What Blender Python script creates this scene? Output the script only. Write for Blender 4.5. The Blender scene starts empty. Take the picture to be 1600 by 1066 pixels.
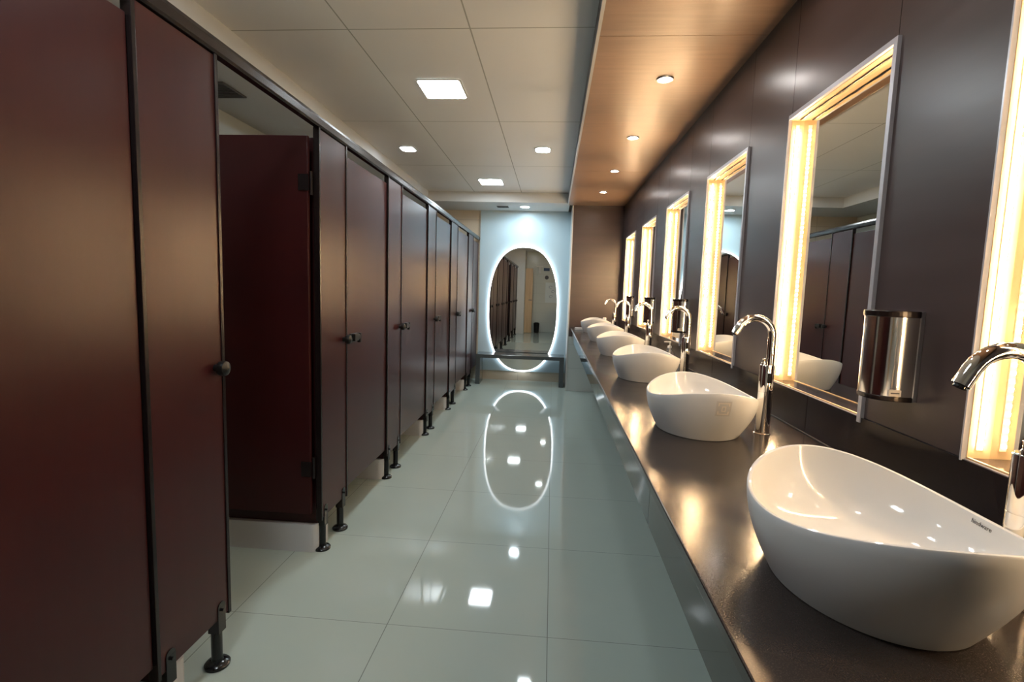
import bpy, bmesh, math, random
from mathutils import Vector, Matrix
random.seed(7)
S = bpy.context.scene
COL = S.collection
PI = math.pi

# ------------------------------------------------------------------ camera
cam_d = bpy.data.cameras.new('camera'); cam = bpy.data.objects.new('camera', cam_d); COL.objects.link(cam)
cam_d.sensor_width = 36.0; cam_d.sensor_fit = 'HORIZONTAL'; cam_d.lens = 790.2 / 1600 * 36.0
cam_d.clip_start = 0.02; cam_d.clip_end = 60
R_ = Vector((0.99634052, 0.07990111, 0.03035416))
U_ = Vector((-0.03800063, 0.09598863, 0.99465679))
F_ = Vector((-0.07656053, 0.99217035, -0.09867365))
M = Matrix((R_, U_, -F_)).transposed().to_4x4(); M.translation = Vector((0, 0, 1.26))
cam.matrix_world = M
S.camera = cam

# ------------------------------------------------------------------ world, exposure
W = bpy.data.worlds.new('world'); S.world = W; W.use_nodes = True
W.node_tree.nodes['Background'].inputs[0].default_value = (0.5, 0.55, 0.6, 1)
W.node_tree.nodes['Background'].inputs[1].default_value = 0.02
S.view_settings.view_transform = 'Standard'; S.view_settings.look = 'None'
S.view_settings.gamma = 1.0; S.view_settings.use_curve_mapping = False
S.view_settings.exposure = 0.38

COOL = (0.86, 0.95, 1.0)      # ceiling panels
WARM = (1.0, 0.66, 0.36)      # mirror strips
WARM2 = (1.0, 0.93, 0.88)     # soffit spots
E_PANEL, E_SMALL, E_ROUND, E_SPOT, E_LED, E_OVAL = 48, 42, 230, 110, 55, 3.4

# ------------------------------------------------------------------ materials
def mat(name, col, rough=.5, metal=0., spec=.5, coat=0., coat_r=.05, emit=None, es=0., trans=0., ior=1.45):
    m = bpy.data.materials.new(name); m.use_nodes = True
    b = m.node_tree.nodes['Principled BSDF']
    b.inputs['Base Color'].default_value = (*col, 1); b.inputs['Roughness'].default_value = rough
    b.inputs['Metallic'].default_value = metal; b.inputs['Specular IOR Level'].default_value = spec
    b.inputs['Coat Weight'].default_value = coat; b.inputs['Coat Roughness'].default_value = coat_r
    b.inputs['Transmission Weight'].default_value = trans; b.inputs['IOR'].default_value = ior
    if emit:
        b.inputs['Emission Color'].default_value = (*emit, 1); b.inputs['Emission Strength'].default_value = es
    return m
def N(m, t, **kw):
    n = m.node_tree.nodes.new(t)
    for k, v in kw.items(): setattr(n, k, v)
    return n
def L(m, a, b): m.node_tree.links.new(a, b)
def math_n(m, op, a, b=None):
    n = N(m, 'ShaderNodeMath', operation=op)
    for i, v in enumerate((a, b)):
        if v is None: continue
        if hasattr(v, 'links'): L(m, v, n.inputs[i])
        else: n.inputs[i].default_value = v
    return n.outputs[0]
def position(m):
    g = N(m, 'ShaderNodeNewGeometry'); s = N(m, 'ShaderNodeSeparateXYZ'); L(m, g.outputs['Position'], s.inputs[0])
    return g.outputs['Position'], s.outputs
def line_mask(m, coord, pitch, off, width):
    """1 on grid lines of the given pitch"""
    a = math_n(m, 'SUBTRACT', coord, off - pitch / 2)
    a = math_n(m, 'DIVIDE', a, pitch)
    a = math_n(m, 'FRACT', a)
    a = math_n(m, 'SUBTRACT', a, .5)
    a = math_n(m, 'ABSOLUTE', a)
    return math_n(m, 'LESS_THAN', a, width / 2 / pitch)
def mixcol(m, fac, c1, c2):
    n = N(m, 'ShaderNodeMix', data_type='RGBA')
    if hasattr(fac, 'links'): L(m, fac, n.inputs['Factor'])
    else: n.inputs['Factor'].default_value = fac
    for k, c in (('A', c1), ('B', c2)):
        s = [i for i in n.inputs if i.name == k and i.type == 'RGBA'][0]
        if hasattr(c, 'links'): L(m, c, s)
        else: s.default_value = (*c, 1)
    return [o for o in n.outputs if o.type == 'RGBA'][0]
def tiles(name, col, joint, axes, rough, spec=.5, var=.04, coat=0, noise=3.0, bump=0.0):
    """axes: list of (axis index, pitch, offset, joint width)"""
    m = mat(name, col, rough, spec=spec, coat=coat)
    P, xyz = position(m); b = m.node_tree.nodes['Principled BSDF']
    msk = None
    for ax, p, o, w in axes:
        k = line_mask(m, xyz[ax], p, o, w)
        msk = k if msk is None else math_n(m, 'MAXIMUM', msk, k)
    nz = N(m, 'ShaderNodeTexNoise'); nz.inputs['Scale'].default_value = noise; nz.inputs['Detail'].default_value = 4
    L(m, P, nz.inputs['Vector'])
    base = mixcol(m, nz.outputs['Fac'], tuple(c * (1 - var) for c in col), tuple(min(1, c * (1 + var)) for c in col))
    L(m, mixcol(m, msk, base, joint), b.inputs['Base Color'])
    r = math_n(m, 'MULTIPLY', msk, .6); r = math_n(m, 'ADD', r, rough); L(m, r, b.inputs['Roughness'])
    if bump:
        bp = N(m, 'ShaderNodeBump'); bp.inputs['Strength'].default_value = bump; bp.inputs['Distance'].default_value = .002
        inv = math_n(m, 'SUBTRACT', 1, msk); L(m, inv, bp.inputs['Height']); L(m, bp.outputs[0], b.inputs['Normal'])
    return m
def wood(name, c1, c2, scale, rough, spec=.5, coat=0, coat_r=.2, rvar=.08):
    m = mat(name, c1, rough, spec=spec, coat=coat, coat_r=coat_r); b = m.node_tree.nodes['Principled BSDF']
    P, xyz = position(m)
    mp = N(m, 'ShaderNodeMapping'); mp.inputs['Scale'].default_value = scale; L(m, P, mp.inputs['Vector'])
    nz = N(m, 'ShaderNodeTexNoise'); nz.inputs['Scale'].default_value = 1; nz.inputs['Detail'].default_value = 6; nz.inputs['Roughness'].default_value = .6
    L(m, mp.outputs[0], nz.inputs['Vector'])
    rp = N(m, 'ShaderNodeMapRange'); rp.inputs['From Min'].default_value = .35; rp.inputs['From Max'].default_value = .68; L(m, nz.outputs['Fac'], rp.inputs['Value'])
    L(m, mixcol(m, rp.outputs[0], c1, c2), b.inputs['Base Color'])
    r = math_n(m, 'MULTIPLY', rp.outputs[0], rvar); r = math_n(m, 'ADD', r, rough - rvar / 2); L(m, r, b.inputs['Roughness'])
    return m

MT = {}
MT['floor'] = tiles('polished_floor_tile', (.41, .475, .43), (.15, .17, .15), [(0, .6, .028, .003), (1, .645, 1.745, .0022)], .045, spec=.5, var=.03)
MT['ceiling'] = tiles('ceiling_panel', (.77, .78, .78), (.38, .40, .38), [(0, .585, -.43, .007), (1, 1.3, 2.46, .007)], .42, spec=.4, var=.02)
MT['white_paint'] = mat('white_paint', (.58, .60, .60), .5)
MT['beige_tile'] = tiles('beige_wall_tile', (.60, .53, .42), (.35, .31, .25), [(0, .6, -.45, .004), (2, .3, .12, .004)], .1, var=.03)
MT['pale_tile'] = tiles('pale_wall_tile', (.58, .62, .59), (.42, .44, .42), [(0, .6, .1, .004), (2, .3, .0, .004), (1, .6, .0, .004)], .15, var=.03)
MT['blue_panel'] = mat('pale_blue_panel', (.42, .55, .62), .35)
MT['brown_panel'] = wood('dark_brown_laminate', (.068, .048, .047), (.080, .056, .054), (1.5, 1.5, 18), .30, spec=.6, rvar=.05)
MT['soffit'] = wood('brown_wood_laminate', (.30, .185, .12), (.37, .23, .15), (3, 40, 3), .33, spec=.5)
MT['black_tile'] = mat('black_glossy_tile', (.022, .017, .017), .12, spec=.5)
MT['grout'] = mat('grey_grout', (.6, .52, .47), .6)
MT['alu'] = mat('brushed_aluminium', (.72, .73, .76), .28, metal=1)
MT['frame'] = mat('silver_frame', (.62, .62, .66), .3, metal=.35)
MT['white_trim'] = mat('pale_metal_trim', (.7, .68, .64), .3, metal=.5)
MT['mahogany'] = wood('mahogany_laminate', (.038, .0072, .0078), (.035, .0064, .0070), (30, 30, .35), .29, spec=.43, rvar=.0)
MT['dark_profile'] = mat('dark_anodised_profile', (.014, .009, .009), .25, metal=.2)
MT['black_plastic'] = mat('black_plastic', (.006, .006, .007), .16)
MT['latch_black'] = mat('latch_black', (.007, .007, .007), .34, spec=.4)
MT['marble'] = mat('white_marble', (.62, .62, .64), .25)
MT['porcelain'] = mat('white_porcelain', (.70, .70, .69), .07, spec=.45)
MT['porcelain_outside'] = mat('porcelain_outside', (.70, .70, .69), .26, spec=.3)
MT['chrome'] = mat('chrome', (.86, .85, .84), .05, metal=1)
MT['steel'] = mat('polished_steel', (.70, .69, .68), .12, metal=1)
MT['mirror'] = mat('mirror_glass', (.80, .81, .78), .0, metal=1)
MT['slate'] = mat('dark_grey_bench_slab', (.060, .072, .078), .16, spec=.6)
MT['liner'] = mat('cream_recess_liner', (.60, .42, .24), .4)
MT['led_base'] = mat('led_tape', (.7, .5, .25), .5, emit=WARM, es=E_LED * .02)
MT['led_bead'] = mat('led_bead', (1, .9, .7), .5, emit=(1, .70, .40), es=E_LED * 7)
MT['panel_glow'] = mat('panel_diffuser', (.9, .9, .9), .5, emit=COOL, es=E_PANEL)
MT['small_glow'] = mat('small_diffuser', (.9, .9, .9), .5, emit=COOL, es=E_SMALL)
MT['round_glow'] = mat('round_diffuser', (.9, .9, .9), .5, emit=(.78, .93, 1), es=E_ROUND)
MT['spot_glow'] = mat('spot_lens', (.9, .9, .9), .5, emit=WARM2, es=E_SPOT)
MT['oval_glow'] = mat('frosted_lit_edge', (.95, .95, .95), .5, emit=(.93, .97, 1), es=E_OVAL)
MT['clear'] = mat('clear_plastic', (.95, .95, .93), .05, trans=.9, ior=1.4)
MT['white_plastic'] = mat('white_plastic', (.75, .75, .73), .3)
MT['vent'] = mat('vent_grey', (.10, .10, .10), .6)
MT['label_white'] = mat('label_white', (.8, .72, .62), .5)
MT['window_dark'] = mat('tinted_window', (.06, .012, .01), .1)
MT['ink'] = mat('grey_ink', (.06, .06, .07), .5)
MT['sticker'] = mat('clear_sticker', (.62, .60, .57), .2)
MT['tan_wood'] = wood('tan_wood', (.50, .36, .22), (.58, .43, .28), (20, 20, 1.5), .4)
MT['poster'] = mat('poster_paper', (.62, .72, .76), .5)
MT['blue_ink'] = mat('blue_sign', (.03, .08, .18), .4)
# granite counter: dark with fine flecks, polished
def granite():
    m = mat('dark_granite', (.05, .04, .035), .16, spec=.5); b = m.node_tree.nodes['Principled BSDF']
    P, xyz = position(m)
    nz = N(m, 'ShaderNodeTexNoise'); nz.inputs['Scale'].default_value = 520; nz.inputs['Detail'].default_value = 3; L(m, P, nz.inputs['Vector'])
    rp = N(m, 'ShaderNodeMapRange'); rp.inputs['From Min'].default_value = .52; rp.inputs['From Max'].default_value = .72; L(m, nz.outputs['Fac'], rp.inputs['Value'])
    c = mixcol(m, rp.outputs[0], (.030, .023, .021), (.060, .046, .038)); L(m, c, b.inputs['Base Color'])
    n2 = N(m, 'ShaderNodeTexNoise'); n2.inputs['Scale'].default_value = 9; n2.inputs['Detail'].default_value = 5; L(m, P, n2.inputs['Vector'])
    r = math_n(m, 'MULTIPLY', n2.outputs['Fac'], .16); r = math_n(m, 'ADD', r, .11); L(m, r, b.inputs['Roughness'])
    bp = N(m, 'ShaderNodeBump'); bp.inputs['Strength'].default_value = .015; bp.inputs['Distance'].default_value = .0004
    L(m, nz.outputs['Fac'], bp.inputs['Height']); L(m, bp.outputs[0], b.inputs['Normal'])
    return m
MT['granite'] = granite()
MT['apron'] = mat('dark_grey_polished_panel', (.030, .034, .032), .05, spec=.7)

# ------------------------------------------------------------------ mesh helpers
class MB:
    def __init__(s): s.v = []; s.f = []; s.m = []; s.sm = []
    def add(s, vs, fs, mi=0, smooth=False):
        o = len(s.v); s.v += [tuple(v) for v in vs]
        for f in fs: s.f.append([i + o for i in f]); s.m.append(mi); s.sm.append(smooth)
    def box(s, x0, x1, y0, y1, z0, z1, mi=0):
        vs = [(x, y, z) for x in (x0, x1) for y in (y0, y1) for z in (z0, z1)]
        s.add(vs, [(0, 1, 3, 2), (4, 6, 7, 5), (0, 4, 5, 1), (2, 3, 7, 6), (0, 2, 6, 4), (1, 5, 7, 3)], mi)
    def prism(s, pts, a0, a1, axis=2, mi=0, smooth=False):
        """closed outline pts (2-D) extruded along axis from a0 to a1"""
        def P(p, a):
            return (p[0], p[1], a) if axis == 2 else ((a, p[0], p[1]) if axis == 0 else (p[0], a, p[1]))
        n = len(pts); vs = [P(p, a0) for p in pts] + [P(p, a1) for p in pts]
        s.add(vs, [(i, (i + 1) % n, n + (i + 1) % n, n + i) for i in range(n)], mi, smooth)
        s.add([P(p, a0) for p in pts], [tuple(range(n))][::-1], mi); s.add([P(p, a1) for p in pts], [tuple(range(n))], mi)
    def lathe(s, prof, c=(0, 0, 0), axis='z', n=24, mi=0, smooth=True):
        """prof: list of (r, h)"""
        vs = []
        for r, h in prof:
            for k in range(n):
                a = 2 * PI * k / n; u, w = r * math.cos(a), r * math.sin(a)
                p = {'z': (u, w, h), 'x': (h, u, w), 'y': (u, h, w)}[axis]
                vs.append((p[0] + c[0], p[1] + c[1], p[2] + c[2]))
        fs = []
        for j in range(len(prof) - 1):
            for k in range(n):
                fs.append((j * n + k, j * n + (k + 1) % n, (j + 1) * n + (k + 1) % n, (j + 1) * n + k))
        s.add(vs, fs, mi, smooth)
        if prof[0][0] > 1e-5: s.add(vs[:n], [tuple(range(n))], mi)
        if prof[-1][0] > 1e-5: s.add(vs[-n:], [tuple(range(n))], mi)
    def tube(s, path, rad, n=16, mi=0):
        pts = [Vector(p) for p in path]; rads = rad if isinstance(rad, (list, tuple)) else [rad] * len(pts)
        vs = []; up = None
        for i, p in enumerate(pts):
            t = (pts[min(i + 1, len(pts) - 1)] - pts[max(i - 1, 0)]).normalized()
            if up is None:
                up = Vector((0, 1, 0)) if abs(t.y) < .9 else Vector((1, 0, 0))
            a = t.cross(up).normalized(); up = a.cross(t).normalized()
            for k in range(n):
                q = 2 * PI * k / n; vs.append(tuple(p + (a * math.cos(q) + up * math.sin(q)) * rads[i]))
        fs = [(j * n + k, j * n + (k + 1) % n, (j + 1) * n + (k + 1) % n, (j + 1) * n + k) for j in range(len(pts) - 1) for k in range(n)]
        s.add(vs, fs, mi, True); s.add(vs[:n], [tuple(range(n))], mi); s.add(vs[-n:], [tuple(range(n))], mi)
    def build(s, name, mats, parent=None, bevel=0, loc=None):
        me = bpy.data.meshes.new(name); me.from_pydata(s.v, [], s.f)
        for m in (mats if isinstance(mats, (list, tuple)) else [mats]): me.materials.append(MT[m])
        for p, mi, sm in zip(me.polygons, s.m, s.sm): p.material_index = mi; p.use_smooth = sm
        bm = bmesh.new(); bm.from_mesh(me); bmesh.ops.remove_doubles(bm, verts=bm.verts, dist=1e-6)
        bmesh.ops.recalc_face_normals(bm, faces=bm.faces)
        for e in bm.edges:
            if len(e.link_faces) == 2 and e.calc_face_angle(0) > math.radians(38): e.smooth = False
        bm.to_mesh(me); bm.free()
        o = bpy.data.objects.new(name, me); COL.objects.link(o)
        if parent: o.parent = parent
        if loc: o.location = loc
        if bevel:
            b = o.modifiers.new('bevel', 'BEVEL'); b.width = bevel; b.segments = 2; b.limit_method = 'ANGLE'; b.angle_limit = math.radians(50)
            b.harden_normals = False
        return o
def tag(o, label=None, cat=None, group=None, kind=None):
    if label: o['label'] = label
    if cat: o['category'] = cat
    if group: o['group'] = group
    if kind: o['kind'] = kind
    return o
def thing(name, label, cat, loc=(0, 0, 0), group=None):
    o = bpy.data.objects.new(name, None); COL.objects.link(o); o.location = loc; o.empty_display_size = .05
    return tag(o, label, cat, group)
def copy_tree(o, parent=None):
    c = o.copy(); COL.objects.link(c); c.parent = parent
    for ch in list(o.children): copy_tree(ch, c)
    return c
def bx(name, m, x0, x1, y0, y1, z0, z1, parent=None, bevel=0):
    b = MB(); b.box(x0, x1, y0, y1, z0, z1); return b.build(name, m, parent, bevel)
def struct(name, m, boxes, bevel=0):
    b = MB()
    for q in boxes: b.box(*q[:6], q[6] if len(q) > 6 else 0)
    return tag(b.build(name, m, None, bevel), kind='structure')

# ------------------------------------------------------------------ measures
XW = .844           # sink wall
XC = .244           # counter front
ZC = .825           # counter top
ZS = 2.34           # wood soffit and low ceiling border
ZH = 2.47           # ceiling panels
XP = -1.04          # face of the cubicle fronts
XL = -2.15          # cubicle back wall
YE = 7.06           # end wall
YA = 6.45           # end of the sink alcove
YB = -1.75          # wall behind the camera
MZ0, MZ1 = .95, 1.91
MIRR = [(.49, 1.065), (1.415, 1.985), (2.39, 2.97), (3.365, 3.98), (4.38, 5.03), (5.45, 6.11)]
BAS = [.787, 1.687, 2.675, 3.67, 4.70, 5.72]

# ------------------------------------------------------------------ room shell
struct('floor', 'floor', [(XL - .1, 1.0, YB - .1, YE + .15, -.1, 0)])
struct('ceiling', 'ceiling', [(-1.60, .30, YB, 6.37, ZH, ZH + .05)])
# low plaster border: over the cubicles (left) and in front of the end wall
struct('trim_1', 'white_paint', [(XL, -1.596, YB, YE, ZS + .01, ZH + .05)])
struct('trim_2', 'white_paint', [(-1.596, .17, 6.37, YE, ZS + .01, ZH + .05)])
# brown wood soffit above the basins, in panels with fine joints
sb = []
y = -1.70
ys = [YB] + [2.27 + 2.4 * k for k in (-1, 0, 1)] + [YA]
for a, b in zip(ys[:-1], ys[1:]): sb.append((.153, XW + .06, a + .0015, b - .0015, ZS, ZS + .012))
sb.append((.156, XW + .06, YB, YA, ZS + .012, ZH + .05))
struct('trim_3', 'soffit', sb)
struct('trim_4', 'brown_panel', [(.147, .153, YB, YA, ZS + .012, ZH)])           # dark glossy fascia
struct('trim_5', 'white_trim', [(.143, .156, YB, YA, ZS - .003, ZS + .012)])     # pale edge strip
# sink wall: piers, band under the mirrors, band above; gaps where panels meet
wb = []
edges = [YB] + [e for m in MIRR for e in m] + [YA]
for i in range(0, len(edges), 2): wb.append((XW, XW + .055, edges[i], edges[i + 1], MZ0, MZ1))
for a, b in zip(edges[:-1], edges[1:]): wb.append((XW, XW + .055, a + .0012, b - .0012, MZ1, ZS))
wb.append((XW + .055, XW + .12, YB, YA, 0, ZS))
struct('wall_right', 'brown_panel', wb)
# glossy black tile course between counter and mirrors
tb = []
j = [YB] + [1.687 + .98 * k for k in range(-3, 5)] + [YA]
for a, b in zip(j[:-1], j[1:]): tb.append((XW - .007, XW + .055, a + .0022, b - .0022, ZC + .004, MZ0 - .0005, 0))
tb.append((XW - .0045, XW + .055, YB, YA, ZC + .0, MZ0 - .001, 1))
struct('trim_6', ['black_tile', 'grout'], tb)
struct('wall_under_counter', 'pale_tile', [(XW, XW + .055, YB, YA, 0, ZC - .02)])
# alcove end wall: brown panel above the counter, pale tile below
struct('wall_alcove', ['brown_panel', 'pale_tile'], [(.222, XW + .1, YA, YE, ZC + .1, ZS + .1, 0), (.222, XW + .1, YA, YE, 0, ZC - .12, 1), (.262, XW + .1, YA, YE, ZC - .12, ZC + .1, 0), (.222, .262, YA, YE, ZC - .12, ZC + .1, 0)])
struct('trim_7', 'white_trim', [(.208, .222, YA - .006, YE, 0, ZS + .01)])
# end wall
struct('wall_end', 'beige_tile', [(XL, .25, YE, YE + .1, 0, ZH)])
struct('trim_8', 'blue_panel', [(-1.025, .208, YE - .025, YE, .135, ZS + .01)])
# left wall behind the cubicles, wall behind the camera
struct('wall_left', 'pale_tile', [(XL - .1, XL, YB, YE, 0, ZH)])
struct('wall_back', 'pale_tile', [(XL, 1.0, YB - .1, YB, 0, ZH)])
struct('wall_entrance', 'white_paint', [(XL, -.83, YB, -.95, 0, ZH)])

# ------------------------------------------------------------------ ceiling lights
def rrect(w, h, r, n=5, cx=0, cy=0):
    out = []
    for sx, sy, a0 in ((1, 1, 0), (-1, 1, 90), (-1, -1, 180), (1, -1, 270)):
        for k in range(n + 1):
            a = math.radians(a0 + 90 * k / n); out.append((cx + sx * (w / 2 - r) + r * math.cos(a), cy + sy * (h / 2 - r) + r * math.sin(a)))
    return out
def square_light(x, y, w, h, glow, label, grp, r=.02):
    t = thing('ceiling_light', label, 'ceiling light', (x, y, ZH), grp)
    b = MB(); o, i = rrect(w + .024, h + .024, r + .01), rrect(w, h, r)
    n = len(o)
    for z, flip in ((-.006, 0), (-.001, 1)):
        b.add([(p[0], p[1], z) for p in o] + [(p[0], p[1], z) for p in i], [(k, (k + 1) % n, n + (k + 1) % n, n + k) for k in range(n)])
    b.add([(p[0], p[1], z) for z in (-.006, -.001) for p in o], [(k, (k + 1) % n, n + (k + 1) % n, n + k) for k in range(n)])
    b.build('frame', 'white_plastic', t)
    d = MB(); d.prism(i, -.0045, -.001); d.build('diffuser', glow, t)
    return t
BL = 'square cool white panel lights in the grey ceiling'
square_light(-.715, 3.17, .25, .28, 'panel_glow', 'large square panel light in the grey ceiling, nearest one in view', BL)
square_light(-.735, 5.785, .25, .28, 'panel_glow', 'large square panel light in the grey ceiling nearest the end wall', BL)
square_light(-.72, .57, .25, .28, 'panel_glow', 'large square panel light in the ceiling above the camera', BL)
SL = 'small rounded cool white ceiling lights'
square_light(-1.31, 4.48, .12, .15, 'small_glow', 'small rounded ceiling light close to the cubicle side', SL, .04)
square_light(-.13, 4.47, .12, .15, 'small_glow', 'small rounded ceiling light close to the wood soffit', SL, .04)
square_light(-.10, 1.72, .12, .15, 'small_glow', 'small rounded ceiling light above the camera on the soffit side', SL, .04)
square_light(-1.31, 1.72, .12, .15, 'small_glow', 'small rounded ceiling light above the nearest cubicles', SL, .04)
def round_light(name, label, cat, x, y, z, r, glow, grp=None, rim='white_plastic'):
    t = thing(name, label, cat, (x, y, z), grp)
    b = MB(); b.lathe([(r, -.001), (r + .001, -.006), (r + .010, -.007), (r + .013, -.001)], n=28); b.build('rim', rim, t)
    d = MB(); d.lathe([(.0, -.0035), (r, -.0035), (r, -.001)], n=28); d.build('lens', glow, t)
    return t
round_light('round_ceiling_light', 'round cool light in the low ceiling border above the oval mirror', 'ceiling light', -.40, 6.68, ZS + .01, .055, 'round_glow')
names = ['nearest the camera in view', 'second from the camera in view', 'third from the camera in view', 'farthest of the four']
SPL = 'round warm spotlights in the brown soffit'
for yy, nm in zip((2.70, 3.67, 4.64, 5.59), names):
    round_light('spotlight', 'round warm recessed spotlight in the brown wood soffit, ' + nm, 'spotlight', .52 - .008 * (yy - 2.7), yy, ZS, .030, 'spot_glow', SPL, 'alu')
for yy, nm in ((1.72, 'above the second basin, out of view'), (.75, 'above the first basin, out of view')):
    round_light('spotlight', 'round warm recessed spotlight in the brown wood soffit ' + nm, 'spotlight', .53, yy, ZS, .030, 'spot_glow', SPL, 'alu')
def vent(x, y, z, w, h, label):
    t = thing('ceiling_vent', label, 'vent', (x, y, z))
    b = MB()
    for q in ((-w / 2, w / 2, -h / 2, -h / 2 + .012), (-w / 2, w / 2, h / 2 - .012, h / 2), (-w / 2, -w / 2 + .012, -h / 2 + .012, h / 2 - .012), (w / 2 - .012, w / 2, -h / 2 + .012, h / 2 - .012)):
        b.box(*q, -.008, -.0005)
    b.build('frame', 'vent', t)
    s = MB(); n = max(2, int((h - .03) / .022))
    for k in range(n):
        yy = -h / 2 + .015 + (h - .03) * (k + .5) / n; s.box(-w / 2 + .012, w / 2 - .012, yy - .005, yy + .005, -.006, -.002)
    s.build('louvres', 'vent', t)
    bx('backing', 'black_plastic', -w / 2 + .01, w / 2 - .01, -h / 2 + .01, h / 2 - .01, -.0015, -.0005, t)
vent(-.69, 6.71, ZS + .01, .15, .10, 'small dark air vent in the low ceiling border beside the round light')
vent(-1.95, 2.86, ZS + .01, .22, .22, 'dark square air vent in the ceiling above the open cubicle')

# ------------------------------------------------------------------ toilet cubicles
def leg(parent, y):
    b = MB(); b.lathe([(.017, .012), (.017, .20)], c=(-.018, y, 0), n=18)
    b.box(-.034, .003, y - .018, y + .018, .12, .205)
    b.lathe([(.018, -.004), (.018, .0015)], c=(.0012, y, .205), axis='x', n=18)
    b.lathe([(.004, .003), (.005, .009), (.0, .010)], c=(0, y, .195), axis='x', n=10)
    o = b.build('leg', 'black_plastic', parent)
    f = MB(); f.lathe([(.038, 0), (.039, .008), (.034, .014), (.019, .019), (.017, .028)], c=(-.018, y, 0), n=24); f.build('foot_plate', 'black_plastic', o)
def cubicle(i, p0, p1, d1, label, opened=False, divider=True, door=True, feet=True):
    t = thing('toilet_cubicle', label, 'toilet cubicle', (XP, p0, 0), 'mahogany toilet cubicles along the left side')
    w = p1 - p0; dw = d1 - p1
    pl = bx('pilaster', 'mahogany', -.020, 0, .010, w - .008, .168, 1.937, t, .0015)
    e = MB()
    for ya, yb in ((.0005, .013), (w - .011, w + .002)):
        e.box(-.024, .004, ya, yb, .160, 1.942)
    e.box(-.034, -.021, w - .002, w + .016, .19, 1.90)
    e.build('edge_profile', 'dark_profile', t, .001)
    if feet: leg(t, .05); leg(t, w - .045)
    # keeper knob on the pilaster
    k = MB(); k.lathe([(.012, 0), (.012, .012), (.022, .016), (.0245, .026), (.022, .036), (.010, .042), (.0, .043)], c=(0, w - .040, .992), axis='x', n=24)
    k.build('knob', 'latch_black', t)
    if divider:
        bx('divider_panel', 'mahogany', XL - XP + .001, -.030, .028, .048, .135, 1.905, t, .001)
        m = MB(); pts = [(XL - XP + .001, .006), (-.06, .006)] + [(-.06 + .035 * math.sin(a), .041 - .035 * math.cos(a)) for a in [PI / 12 * q for q in range(1, 6)]] + [(-.025, .041), (-.025, .120)] + [(-.06 + .035 * math.cos(a), .120 + .035 * math.sin(a)) for a in [PI / 12 * q for q in range(1, 6)]] + [(-.06, .155), (XL - XP + .001, .155)]
        m.prism(pts, 0, .134); m.build('plinth', 'marble', t)
    if not door: return t
    if not opened:
        dr = bx('door', 'mahogany', -.026, -.006, w + .006, w + dw - .005, .205, 1.897, t, .0015)
        l = MB(); yy = w + .045
        l.box(-.006, .006, yy, yy + .105, .966, 1.012)
        l.box(.006, .026, yy + .004, yy + .060, .974, 1.012)
        l.box(.006, .024, yy + .080, yy + .104, .960, 1.012)
        l.lathe([(.015, .004), (.017, .018), (.012, .024), (.0, .025)], c=(0, yy + .07, .992), axis='x', n=20)
        l.build('latch', 'latch_black', dr, .003)
    else:
        # swung into the cubicle about its far edge
        Y = w + dw
        dr = bx('door', 'mahogany', -.030 - dw + .012, -.034, Y - .032, Y - .012, .205, 1.897, t, .0015)
        l = MB(); l.box(-.030 - dw + .05, -.030 - dw + .15, Y - .044, Y - .032, .966, 1.012); l.build('latch', 'latch_black', dr, .003)
        for z in (.42, 1.70):
            h = MB(); h.lathe([(.008, z - .05), (.008, z + .05)], c=(-.028, Y - .012, 0), n=14); h.box(-.075, -.028, Y - .036, Y - .032, z - .035, z + .035)
            h.build('hinge', 'dark_profile', dr)
    return t
cubs = [(.22, .53, 1.208, 'dark mahogany toilet cubicle at the far left, cut off by the frame'),
        (1.208, 1.524, 2.196, 'mahogany toilet cubicle whose door stands open'),
        (2.196, 2.497, 3.133, 'closed mahogany toilet cubicle just beyond the open one'),
        (3.133, 3.433, 4.151, 'closed mahogany toilet cubicle, second beyond the open one'),
        (4.151, 4.453, 5.106, 'closed mahogany toilet cubicle, third beyond the open one'),
        (5.106, 5.471, 6.161, 'closed mahogany toilet cubicle, next to last before the end wall'),
        (6.161, 6.535, 7.050, 'closed mahogany toilet cubicle, last before the end wall')]
cubicle(-1, -.75, -.45, .22, 'mahogany toilet cubicle behind the camera, seen in the oval mirror')
for i, (a, b, c, lb) in enumerate(cubs): cubicle(i, a, b, c, lb, opened=(i == 1))
hr = MB()
pr = [(-1.062, 1.942), (-1.036, 1.942), (-1.030, 1.950), (-1.030, 1.976), (-1.036, 1.990), (-1.044, 1.995), (-1.052, 1.995), (-1.060, 1.990), (-1.065, 1.976), (-1.065, 1.950)]
hr.prism(pr, -.95, 7.055, axis=1)
tag(hr.build('headrail', 'dark_profile', None, .002), 'long dark metal headrail running along the tops of the mahogany cubicles', 'headrail')

# ------------------------------------------------------------------ vanity counter
t = thing('vanity_counter', 'long dark granite counter under the lit mirrors carrying the basins', 'counter', (0, 0, 0))
bx('countertop', 'granite', XC, XW - .007, YB + .002, YA, ZC - .022, ZC, t, .003)
ap = MB(); js = [YB + .002, -.2, 1.18, 2.56, 3.94, 5.32, YA]
for a, b in zip(js[:-1], js[1:]): ap.box(XC + .003, XC + .023, a + .0015, b - .0015, .715, ZC - .022)
ap.build('apron', 'apron', t)

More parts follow.
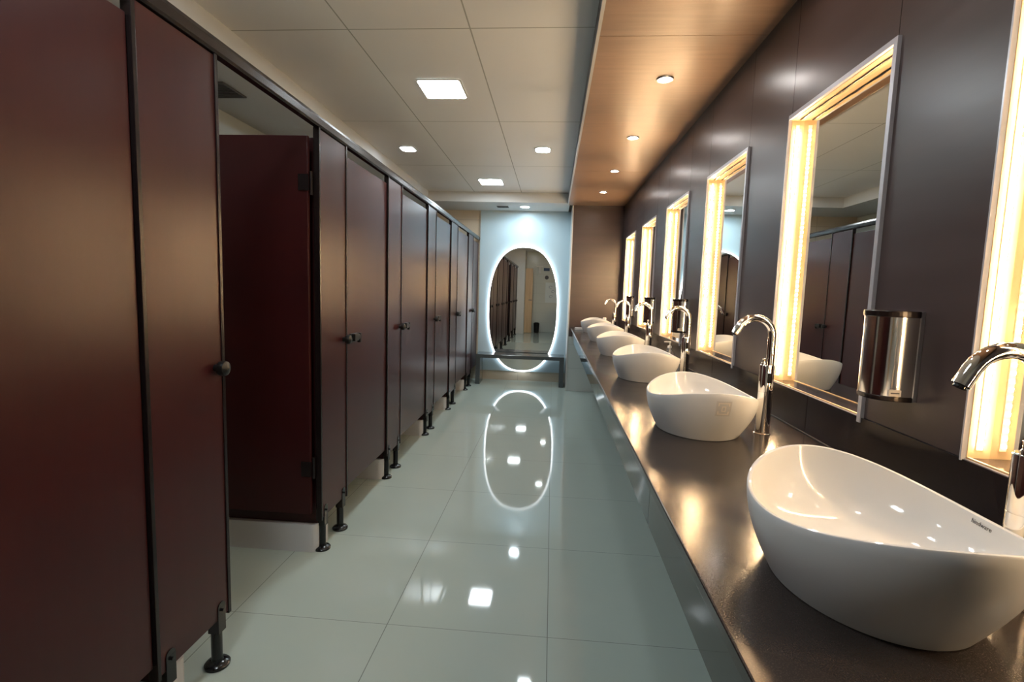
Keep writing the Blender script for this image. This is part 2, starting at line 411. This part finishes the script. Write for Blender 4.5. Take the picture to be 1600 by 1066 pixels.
# ------------------------------------------------------------------ vessel basins
def basin_mesh():
    n = 96; a, b = .170, .208; ka, kb, dx = .76, .74, -.006
    rim = lambda th: .137 - .021 * math.cos(2 * th) - .002 * math.cos(th)
    B = MB(); rings = []
    def ring(sa, sb, dxx, zf):
        return [(dxx + a * sa * math.cos(2 * PI * k / n), b * sb * math.sin(2 * PI * k / n), zf(2 * PI * k / n)) for k in range(n)]
    rings.append(ring(ka - .03, kb - .03, dx, lambda th: 0.0))
    rings.append(ring(ka - .008, kb - .008, dx, lambda th: .0015))
    for q in range(1, 11):
        u = q / 10; s = math.sin(u * PI / 2) ** .95
        rings.append(ring(ka + (1 - ka) * s, kb + (1 - kb) * s, dx * (1 - s), lambda th, u=u: .005 + (rim(th) - .008) * u))
    rings.append(ring(.994, .995, 0, lambda th: rim(th) - .0008))
    rings.append(ring(.98, .983, 0, lambda th: rim(th)))
    rings.append(ring(.958, .965, 0, lambda th: rim(th) - .0015))
    for q in range(1, 13):
        u = q / 12; s = math.cos(u * PI / 2) ** .62 if u < 1 else 0.
        s = max(s, .11)
        rings.append(ring(.95 * s, .957 * s, 0, lambda th, u=u: .026 + (rim(th) - .006 - .026) * (1 - math.sin(u * PI / 2) ** 1.15)))
    vs = [p for r in rings for p in r]; fs = []
    for j in range(len(rings) - 1):
        for k in range(n): fs.append((j * n + k, j * n + (k + 1) % n, (j + 1) * n + (k + 1) % n, (j + 1) * n + k))
    cut = 12 * n; B.add(vs, fs[cut:], 0, True); B.add(vs, fs[:cut] + [tuple(range(n))[::-1]], 1, True)
    B.add(rings[-1], [tuple(range(n))], 0, True)
    return B, rim
def text_mesh(s, size, name, m, parent, mw):
    c = bpy.data.curves.new(name, 'FONT'); c.body = s; c.size = size; c.align_x = 'CENTER'; c.align_y = 'CENTER'; c.extrude = .0002
    tmp = bpy.data.objects.new(name, c); COL.objects.link(tmp)
    dg = bpy.context.evaluated_depsgraph_get(); me = bpy.data.meshes.new_from_object(tmp.evaluated_get(dg))
    bpy.data.objects.remove(tmp); me.materials.clear(); me.materials.append(MT[m])
    o = bpy.data.objects.new(name, me); COL.objects.link(o); o.parent = parent; o.matrix_local = mw
    return o
t0 = thing('vessel_basin', 'large white vessel basin nearest the camera, maker name on its inner rim', 'basin', (.500, BAS[0], ZC), 'white vessel basins on the counter')
bm_, rimf = basin_mesh(); bowl = bm_.build('bowl', ['porcelain', 'porcelain_outside'], t0)
d = MB(); d.lathe([(.0, .032), (.014, .031), (.019, .028), (.021, .0265)], n=24); d.build('drain', 'chrome', t0)
bl = ['nearest the camera', 'white vessel basin, second from the camera, small sticker on its outside', 'white vessel basin, third from the camera, beside the glass soap bottle',
      'white vessel basin, fourth from the camera', 'white vessel basin, fifth from the camera, last but one', 'white vessel basin farthest from the camera, at the alcove end']
basins = [t0]
for k in range(1, 6):
    c = copy_tree(t0); c.location = (.497, BAS[k], ZC); c['label'] = bl[k]; basins.append(c)
# maker name inside the near basin, on the wall-side slope below the rim
def frame_at(o, xdir, nrm):
    z = Vector(nrm).normalized(); x = Vector(xdir); x = (x - z * x.dot(z)).normalized(); y_ = z.cross(x)
    m = Matrix((x, y_, z)).transposed().to_4x4(); m.translation = Vector(o); return m

text_mesh('hindware', .0095, 'maker_name', 'ink', t0, frame_at((.6590 - .500, .7885 - BAS[0], .9287 - ZC), (.02, -1, -.03), (-.984, -.02, .176)))
sk = MB(); bs = basins[1]
def outer(th, z):
    n_a, n_b, ka, kb, dx = .170, .208, .76, .74, -.006
    hr_ = .137 - .021 * math.cos(2 * th) - .002 * math.cos(th)
    u = max(0, min(1, (z - .005) / (hr_ - .008))); s_ = math.sin(u * PI / 2) ** .95
    return Vector((dx * (1 - s_) + n_a * (ka + (1 - ka) * s_) * math.cos(th), n_b * (kb + (1 - kb) * s_) * math.sin(th), z))
def patch(B, t0_, t1_, z0, z1, off, mi, nx=5, nz=4):
    vs = []
    for jz in range(nz + 1):
        for ix in range(nx + 1):
            th = t0_ + (t1_ - t0_) * ix / nx; z = z0 + (z1 - z0) * jz / nz
            p = outer(th, z); q = Vector((p.x / .170 ** 2, p.y / .208 ** 2, -.25 / .17)).normalized(); vs.append(p + q * off)
    B.add(vs, [(jz * (nx + 1) + ix, jz * (nx + 1) + ix + 1, (jz + 1) * (nx + 1) + ix + 1, (jz + 1) * (nx + 1) + ix) for jz in range(nz) for ix in range(nx)], mi, True)
th0, th1 = math.radians(-94), math.radians(-79)
patch(sk, th0, th1, .090, .136, .0006, 0)
st = sk.build('sticker', 'sticker', bs)
mk = MB(); W_ = th1 - th0
for a, b, c, d_ in ((.12, .88, .128, .131), (.12, .88, .095, .098), (.12, .20, .098, .128), (.80, .88, .098, .128), (.36, .64, .118, .121), (.36, .64, .104, .107), (.36, .42, .107, .118), (.58, .64, .107, .118)):
    patch(mk, th0 + W_ * a, th0 + W_ * b, c, d_, .0009, 0, 3, 1)
mk.build('printed_mark', 'label_white', st)

# ------------------------------------------------------------------ taps
def make_tap():
    t = thing('basin_tap', '', 'tap', (.691, 0, ZC), 'tall chrome taps behind the basins')
    b = MB(); b.lathe([(.0215, .003), (.0215, .138), (.0208, .1385), (.0208, .1395), (.0215, .140), (.0215, .222), (.019, .226), (.0, .227)], n=32); b.build('body', 'chrome', t)
    r = MB(); r.lathe([(.0255, 0), (.0255, .0035), (.0215, .005)], n=32); r.build('base_ring', 'chrome', t)
    s = MB(); path = [(.008, 0, .222), (.008, 0, .26), (.008, 0, .30), (.008, 0, .318)]
    R = .055
    for k in range(1, 19):
        a = math.radians(k * 152 / 18); path.append((.008 - R + R * math.cos(a), 0, .318 + R * math.sin(a)))
    lx, ly, lz = path[-1]; a = math.radians(152); path.append((lx - .026 * math.sin(a), 0, lz + .026 * math.cos(a)))
    s.tube(path, .0118, 20)
    s.build('spout', 'chrome', t)
    n = MB(); e = Vector(path[-1]); dr = (Vector(path[-1]) - Vector(path[-2])).normalized(); n.tube([e, e + dr * .004], .0085, 16); n.build('aerator', 'black_plastic', t)
    v = MB(); v.lathe([(.006, .0), (.006, .006), (.0045, .008), (.0045, .018), (.0055, .020), (.0, .022)], c=(-.013, -.004, .225), n=14); v.build('lever', 'chrome', t)
    g = MB(); pts = rrect(.010, .034, .0049, 4); g.prism([(p[0], .185 + p[1]) for p in pts], -.0235, -.0205, axis=1); g.build('side_button', 'black_plastic', t)
    return t
tp = make_tap(); tl = ['tall chrome swan-neck tap behind the nearest basin, cut by the right edge', 'tall chrome swan-neck tap behind the second basin', 'tall chrome swan-neck tap behind the third basin',
      'tall chrome swan-neck tap behind the fourth basin', 'tall chrome swan-neck tap behind the fifth basin', 'tall chrome swan-neck tap behind the farthest basin']
for k, y in enumerate(BAS):
    c = tp if k == 0 else copy_tree(tp)
    c.location = (.691, y - .028, ZC); c['label'] = tl[k]

# ------------------------------------------------------------------ lit wall mirrors
XG = XW + .043
def lit_mirror(y0, y1, label):
    t = thing('lighted_mirror', label, 'mirror', (XW, y0, MZ0), 'warm backlit mirrors on the dark wall')
    w, h = y1 - y0, MZ1 - MZ0
    bx('mirror_glass', 'mirror', .043, .048, .0, w, .0, h, t)
    l = MB(); l.box(.0, .043, 0, .003, .003, h - .003); l.box(.0, .043, w - .003, w, .003, h - .003); l.box(.0, .043, 0, w, h - .003, h)
    l.build('recess_liner', 'liner', t)
    bx('sill', 'black_tile', .004, .043, .003, w - .003, .0, .003, t)
    bx('sill_edge', 'liner', -.001, .004, .003, w - .003, .0, .005, t)
    f = MB(); k, q = .014, -.010
    f.box(q, .0, -k, .001, -k, h + k); f.box(q, .0, w - .001, w + .003, -.003, h + k); f.box(q, .0, .001, w - .001, h - .001, h + k); f.box(-.003, .0, .001, w - .001, -.004, .001)
    f.build('frame', 'frame', t)
    for yy, sg in ((.003, 1), (w - .003, -1)):
        s = MB(); s.box(.015, .027, min(yy, yy + sg * .0015), max(yy, yy + sg * .0015), .02, h - .02, 0)
        n = int((h - .05) / .0165)
        for i in range(n):
            z = .03 + i * .0165; a, b = yy + sg * .0015, yy + sg * .0045
            s.box(.0180, .0240, min(a, b), max(a, b), z - .0032, z + .0032, 1)
        s.build('led_strip', ['led_base', 'led_bead'], t)
    c = MB(); c.tube([(.022, .02 + (w - .04) * i / 14, h - .0055 - (.002 if i % 3 == 1 else 0)) for i in range(15)], .0028, 8); c.build('cable', 'black_plastic', t)
    return t
ml = ['warm backlit mirror at the right edge of the picture beside the nearest tap', 'warm backlit rectangular mirror directly left of the front steel dispenser',
      'warm backlit mirror third from the camera, reflecting part of the oval mirror and cubicles', 'warm backlit mirror fourth from the camera, with a steel dispenser at its near edge', 'warm backlit mirror fifth from the camera, last but one', 'warm backlit mirror farthest from the camera, nearest the alcove end']
for (a, b), lb in zip(MIRR, ml): lit_mirror(a, b, lb)

# ------------------------------------------------------------------ steel dispensers between the mirrors
def dispenser():
    t = thing('soap_dispenser', '', 'dispenser', (XW, 0, 1.03), 'steel dispensers on the dark wall')
    def D(w, dep, n=30, x0=-.008):
        pts = [(x0, w / 2)]; 
        for k in range(n + 1):
            a = PI / 2 + PI * k / n; c, s = math.cos(a), math.sin(a)
            pts.append((x0 + (dep + x0) * math.copysign(abs(c) ** .8, c), w / 2 * math.copysign(abs(s) ** .8, s)))
        pts.append((x0, -w / 2)); return pts
    b = MB(); b.prism(D(.120, .084), .012, .196, smooth=True); b.build('cover', 'steel', t)
    c = MB(); c.prism(D(.124, .087), .196, .211); c.build('top_cap', 'dark_profile', t, .002)
    c = MB(); c.prism(D(.122, .085), .0, .012); c.build('bottom_cap', 'dark_profile', t, .002)
    k = MB(); k.box(-.0085, -.0005, -.062, .062, .002, .21); k.build('back_plate', 'alu', t)
    w = MB(); w.prism(rrect(.010, .09, .004, 3, -.03, .115), .0585, .0625, axis=1); w.build('window', 'window_dark', t)
    lb = MB(); lb.box(-.062, -.035, -.0615, -.0575, .014, .028, 0); lb.box(-.058, -.039, -.0622, -.0614, .020, .0225, 1); lb.build('sticker', ['label_white', 'ink'], t)
    return t
dp = dispenser()
for k, (y, lb) in enumerate(((1.278, 'polished steel wall dispenser beside the big mirror, nearest the camera'), (3.27, 'steel wall dispenser beside the fourth lit mirror'),
                             (4.28, 'steel wall dispenser beside the fifth lit mirror'), (5.34, 'steel wall dispenser beside the farthest lit mirror'))):
    c = dp if k == 0 else copy_tree(dp)
    c.location = (XW, y, 1.03); c['label'] = lb

# ------------------------------------------------------------------ bottles on the counter
t = thing('soap_bottle', 'clear pear-shaped soap bottle with a pump between third and fourth basins', 'bottle', (.775, 3.36, ZC))
b = MB(); b.lathe([(.030, 0), (.038, .006), (.040, .03), (.032, .06), (.016, .085), (.013, .095), (.0, .096)], n=20); b.build('body', 'clear', t)
b = MB(); b.lathe([(.014, .094), (.014, .108), (.005, .110), (.005, .130), (.009, .131), (.009, .137), (.0, .138)], n=14); b.box(-.035, .0, -.005, .005, .131, .137); b.build('pump', 'white_plastic', t)
t = thing('lotion_bottle', 'small white capped bottle beside the farthest tap', 'bottle', (.62, 5.40 + .62, ZC))
b = MB(); b.lathe([(.024, 0), (.026, .01), (.026, .085), (.016, .10), (.012, .104)], n=18); b.build('body', 'clear', t)
b = MB(); b.lathe([(.020, .10), (.021, .15), (.018, .155), (.0, .156)], n=18); b.build('cap', 'white_plastic', t)
b = MB(); b.box(-.05, .05, -.035, .035, 0, .030); tag(b.build('tissue_box', 'white_plastic', None, .004, (.325, 5.98, ZC)), 'small flat white box near the counter edge beyond the farthest basin', 'box')

# ------------------------------------------------------------------ oval mirror, bench
t = thing('oval_mirror', 'tall oval backlit mirror with white glowing edge on the blue end wall', 'mirror', (-.405, YE - .025, 1.005))
def oval(a, b, n=96, e=2.4):
    return [(a * math.copysign(abs(math.cos(q)) ** (2 / e), math.cos(q)), b * math.copysign(abs(math.sin(q)) ** (2 / e), math.sin(q))) for q in [2 * PI * k / n for k in range(n)]]
g = MB(); g.prism(oval(.470, .850), -.0325, -.030, axis=1); g.build('mirror_glass', 'mirror', t)
r = MB(); r.prism(oval(.492, .870), -.030, -.012, axis=1, smooth=True); r.build('lit_edge', 'oval_glow', t)
b = MB(); b.prism(oval(.42, .80), -.012, 0, axis=1); b.build('backing', 'white_plastic', t)
t = thing('bench', 'low dark grey slab bench standing in front of the oval mirror', 'bench', (-.405, 6.80, 0))
bx('seat', 'slate', -.59, .59, -.145, .16, .357, .405, t, .003)
for sx in (-1, 1):
    x0 = -.59 if sx < 0 else .53
    bx('leg', 'slate', x0, x0 + .06, -.14, .155, 0, .357, t, .002)

# ------------------------------------------------------------------ entrance end, seen in the mirrors
t = thing('entrance_door', 'tan wooden door leaf standing open by the entrance, seen in the oval mirror', 'door', (-.72, -1.35, 0))
bx('leaf', 'tan_wood', -.11, .11, -.02, .02, .01, 1.95, t, .002)
h = MB(); h.lathe([(.006, -.05), (.006, -.02)], c=(.08, 0, 1.0), axis='y', n=10); h.box(.0, .09, .03, .045, .99, 1.01); h.box(.07, .09, .02, .045, .99, 1.01); h.build('handle', 'chrome', t)
t = thing('waste_bin', 'black lidded bin standing by the entrance, seen in the oval mirror', 'bin', (-.46, -1.50, 0))
b = MB(); b.lathe([(.07, 0), (.08, .02), (.09, .27), (.0, .275)], n=24); b.build('body', 'black_plastic', t)
b = MB(); b.lathe([(.095, .27), (.095, .285), (.06, .32), (.0, .325)], n=24); b.build('lid', 'black_plastic', t)
t = thing('poster', 'pale notice with hand drawings on the entrance wall, seen in the oval mirror', 'poster', (-.02, YB, 1.25))
bx('sheet', 'poster', -.21, .21, 0, .004, -.32, .30, t)
b = MB()
for zz, xx in ((.16, -.05), (.02, .03), (-.13, -.03)):
    b.tube([(xx + .05 * math.cos(q), .0055, zz + .035 * math.sin(q)) for q in [k * PI / 6 for k in range(11)]], .004, 6)
b.build('drawing', 'blue_ink', t)
t = tag(bx('wall_sign', 'blue_ink', -.30, -.12, YB, YB + .006, 1.90, 1.99, None, .002), 'small dark blue sign above the notice, seen in the oval mirror', 'sign')
b = MB(); b.lathe([(.06, 0), (.06, .006), (.0, .007)], axis='y', n=24)
tag(b.build('round_sign', 'ink', None, 0, (-.20, YB, 1.70)), 'small round dark sign above the notice, seen in the oval mirror', 'sign')
t = thing('wall_fixture', 'small white fixture high on the entrance wall, seen in the oval mirror', 'wall fixture', (-.42, YB, 1.95))
bx('bracket', 'white_plastic', -.10, .10, 0, .10, .06, .09, t, .004)
bx('housing', 'white_plastic', -.04, .04, 0, .06, -.14, .06, t, .006)
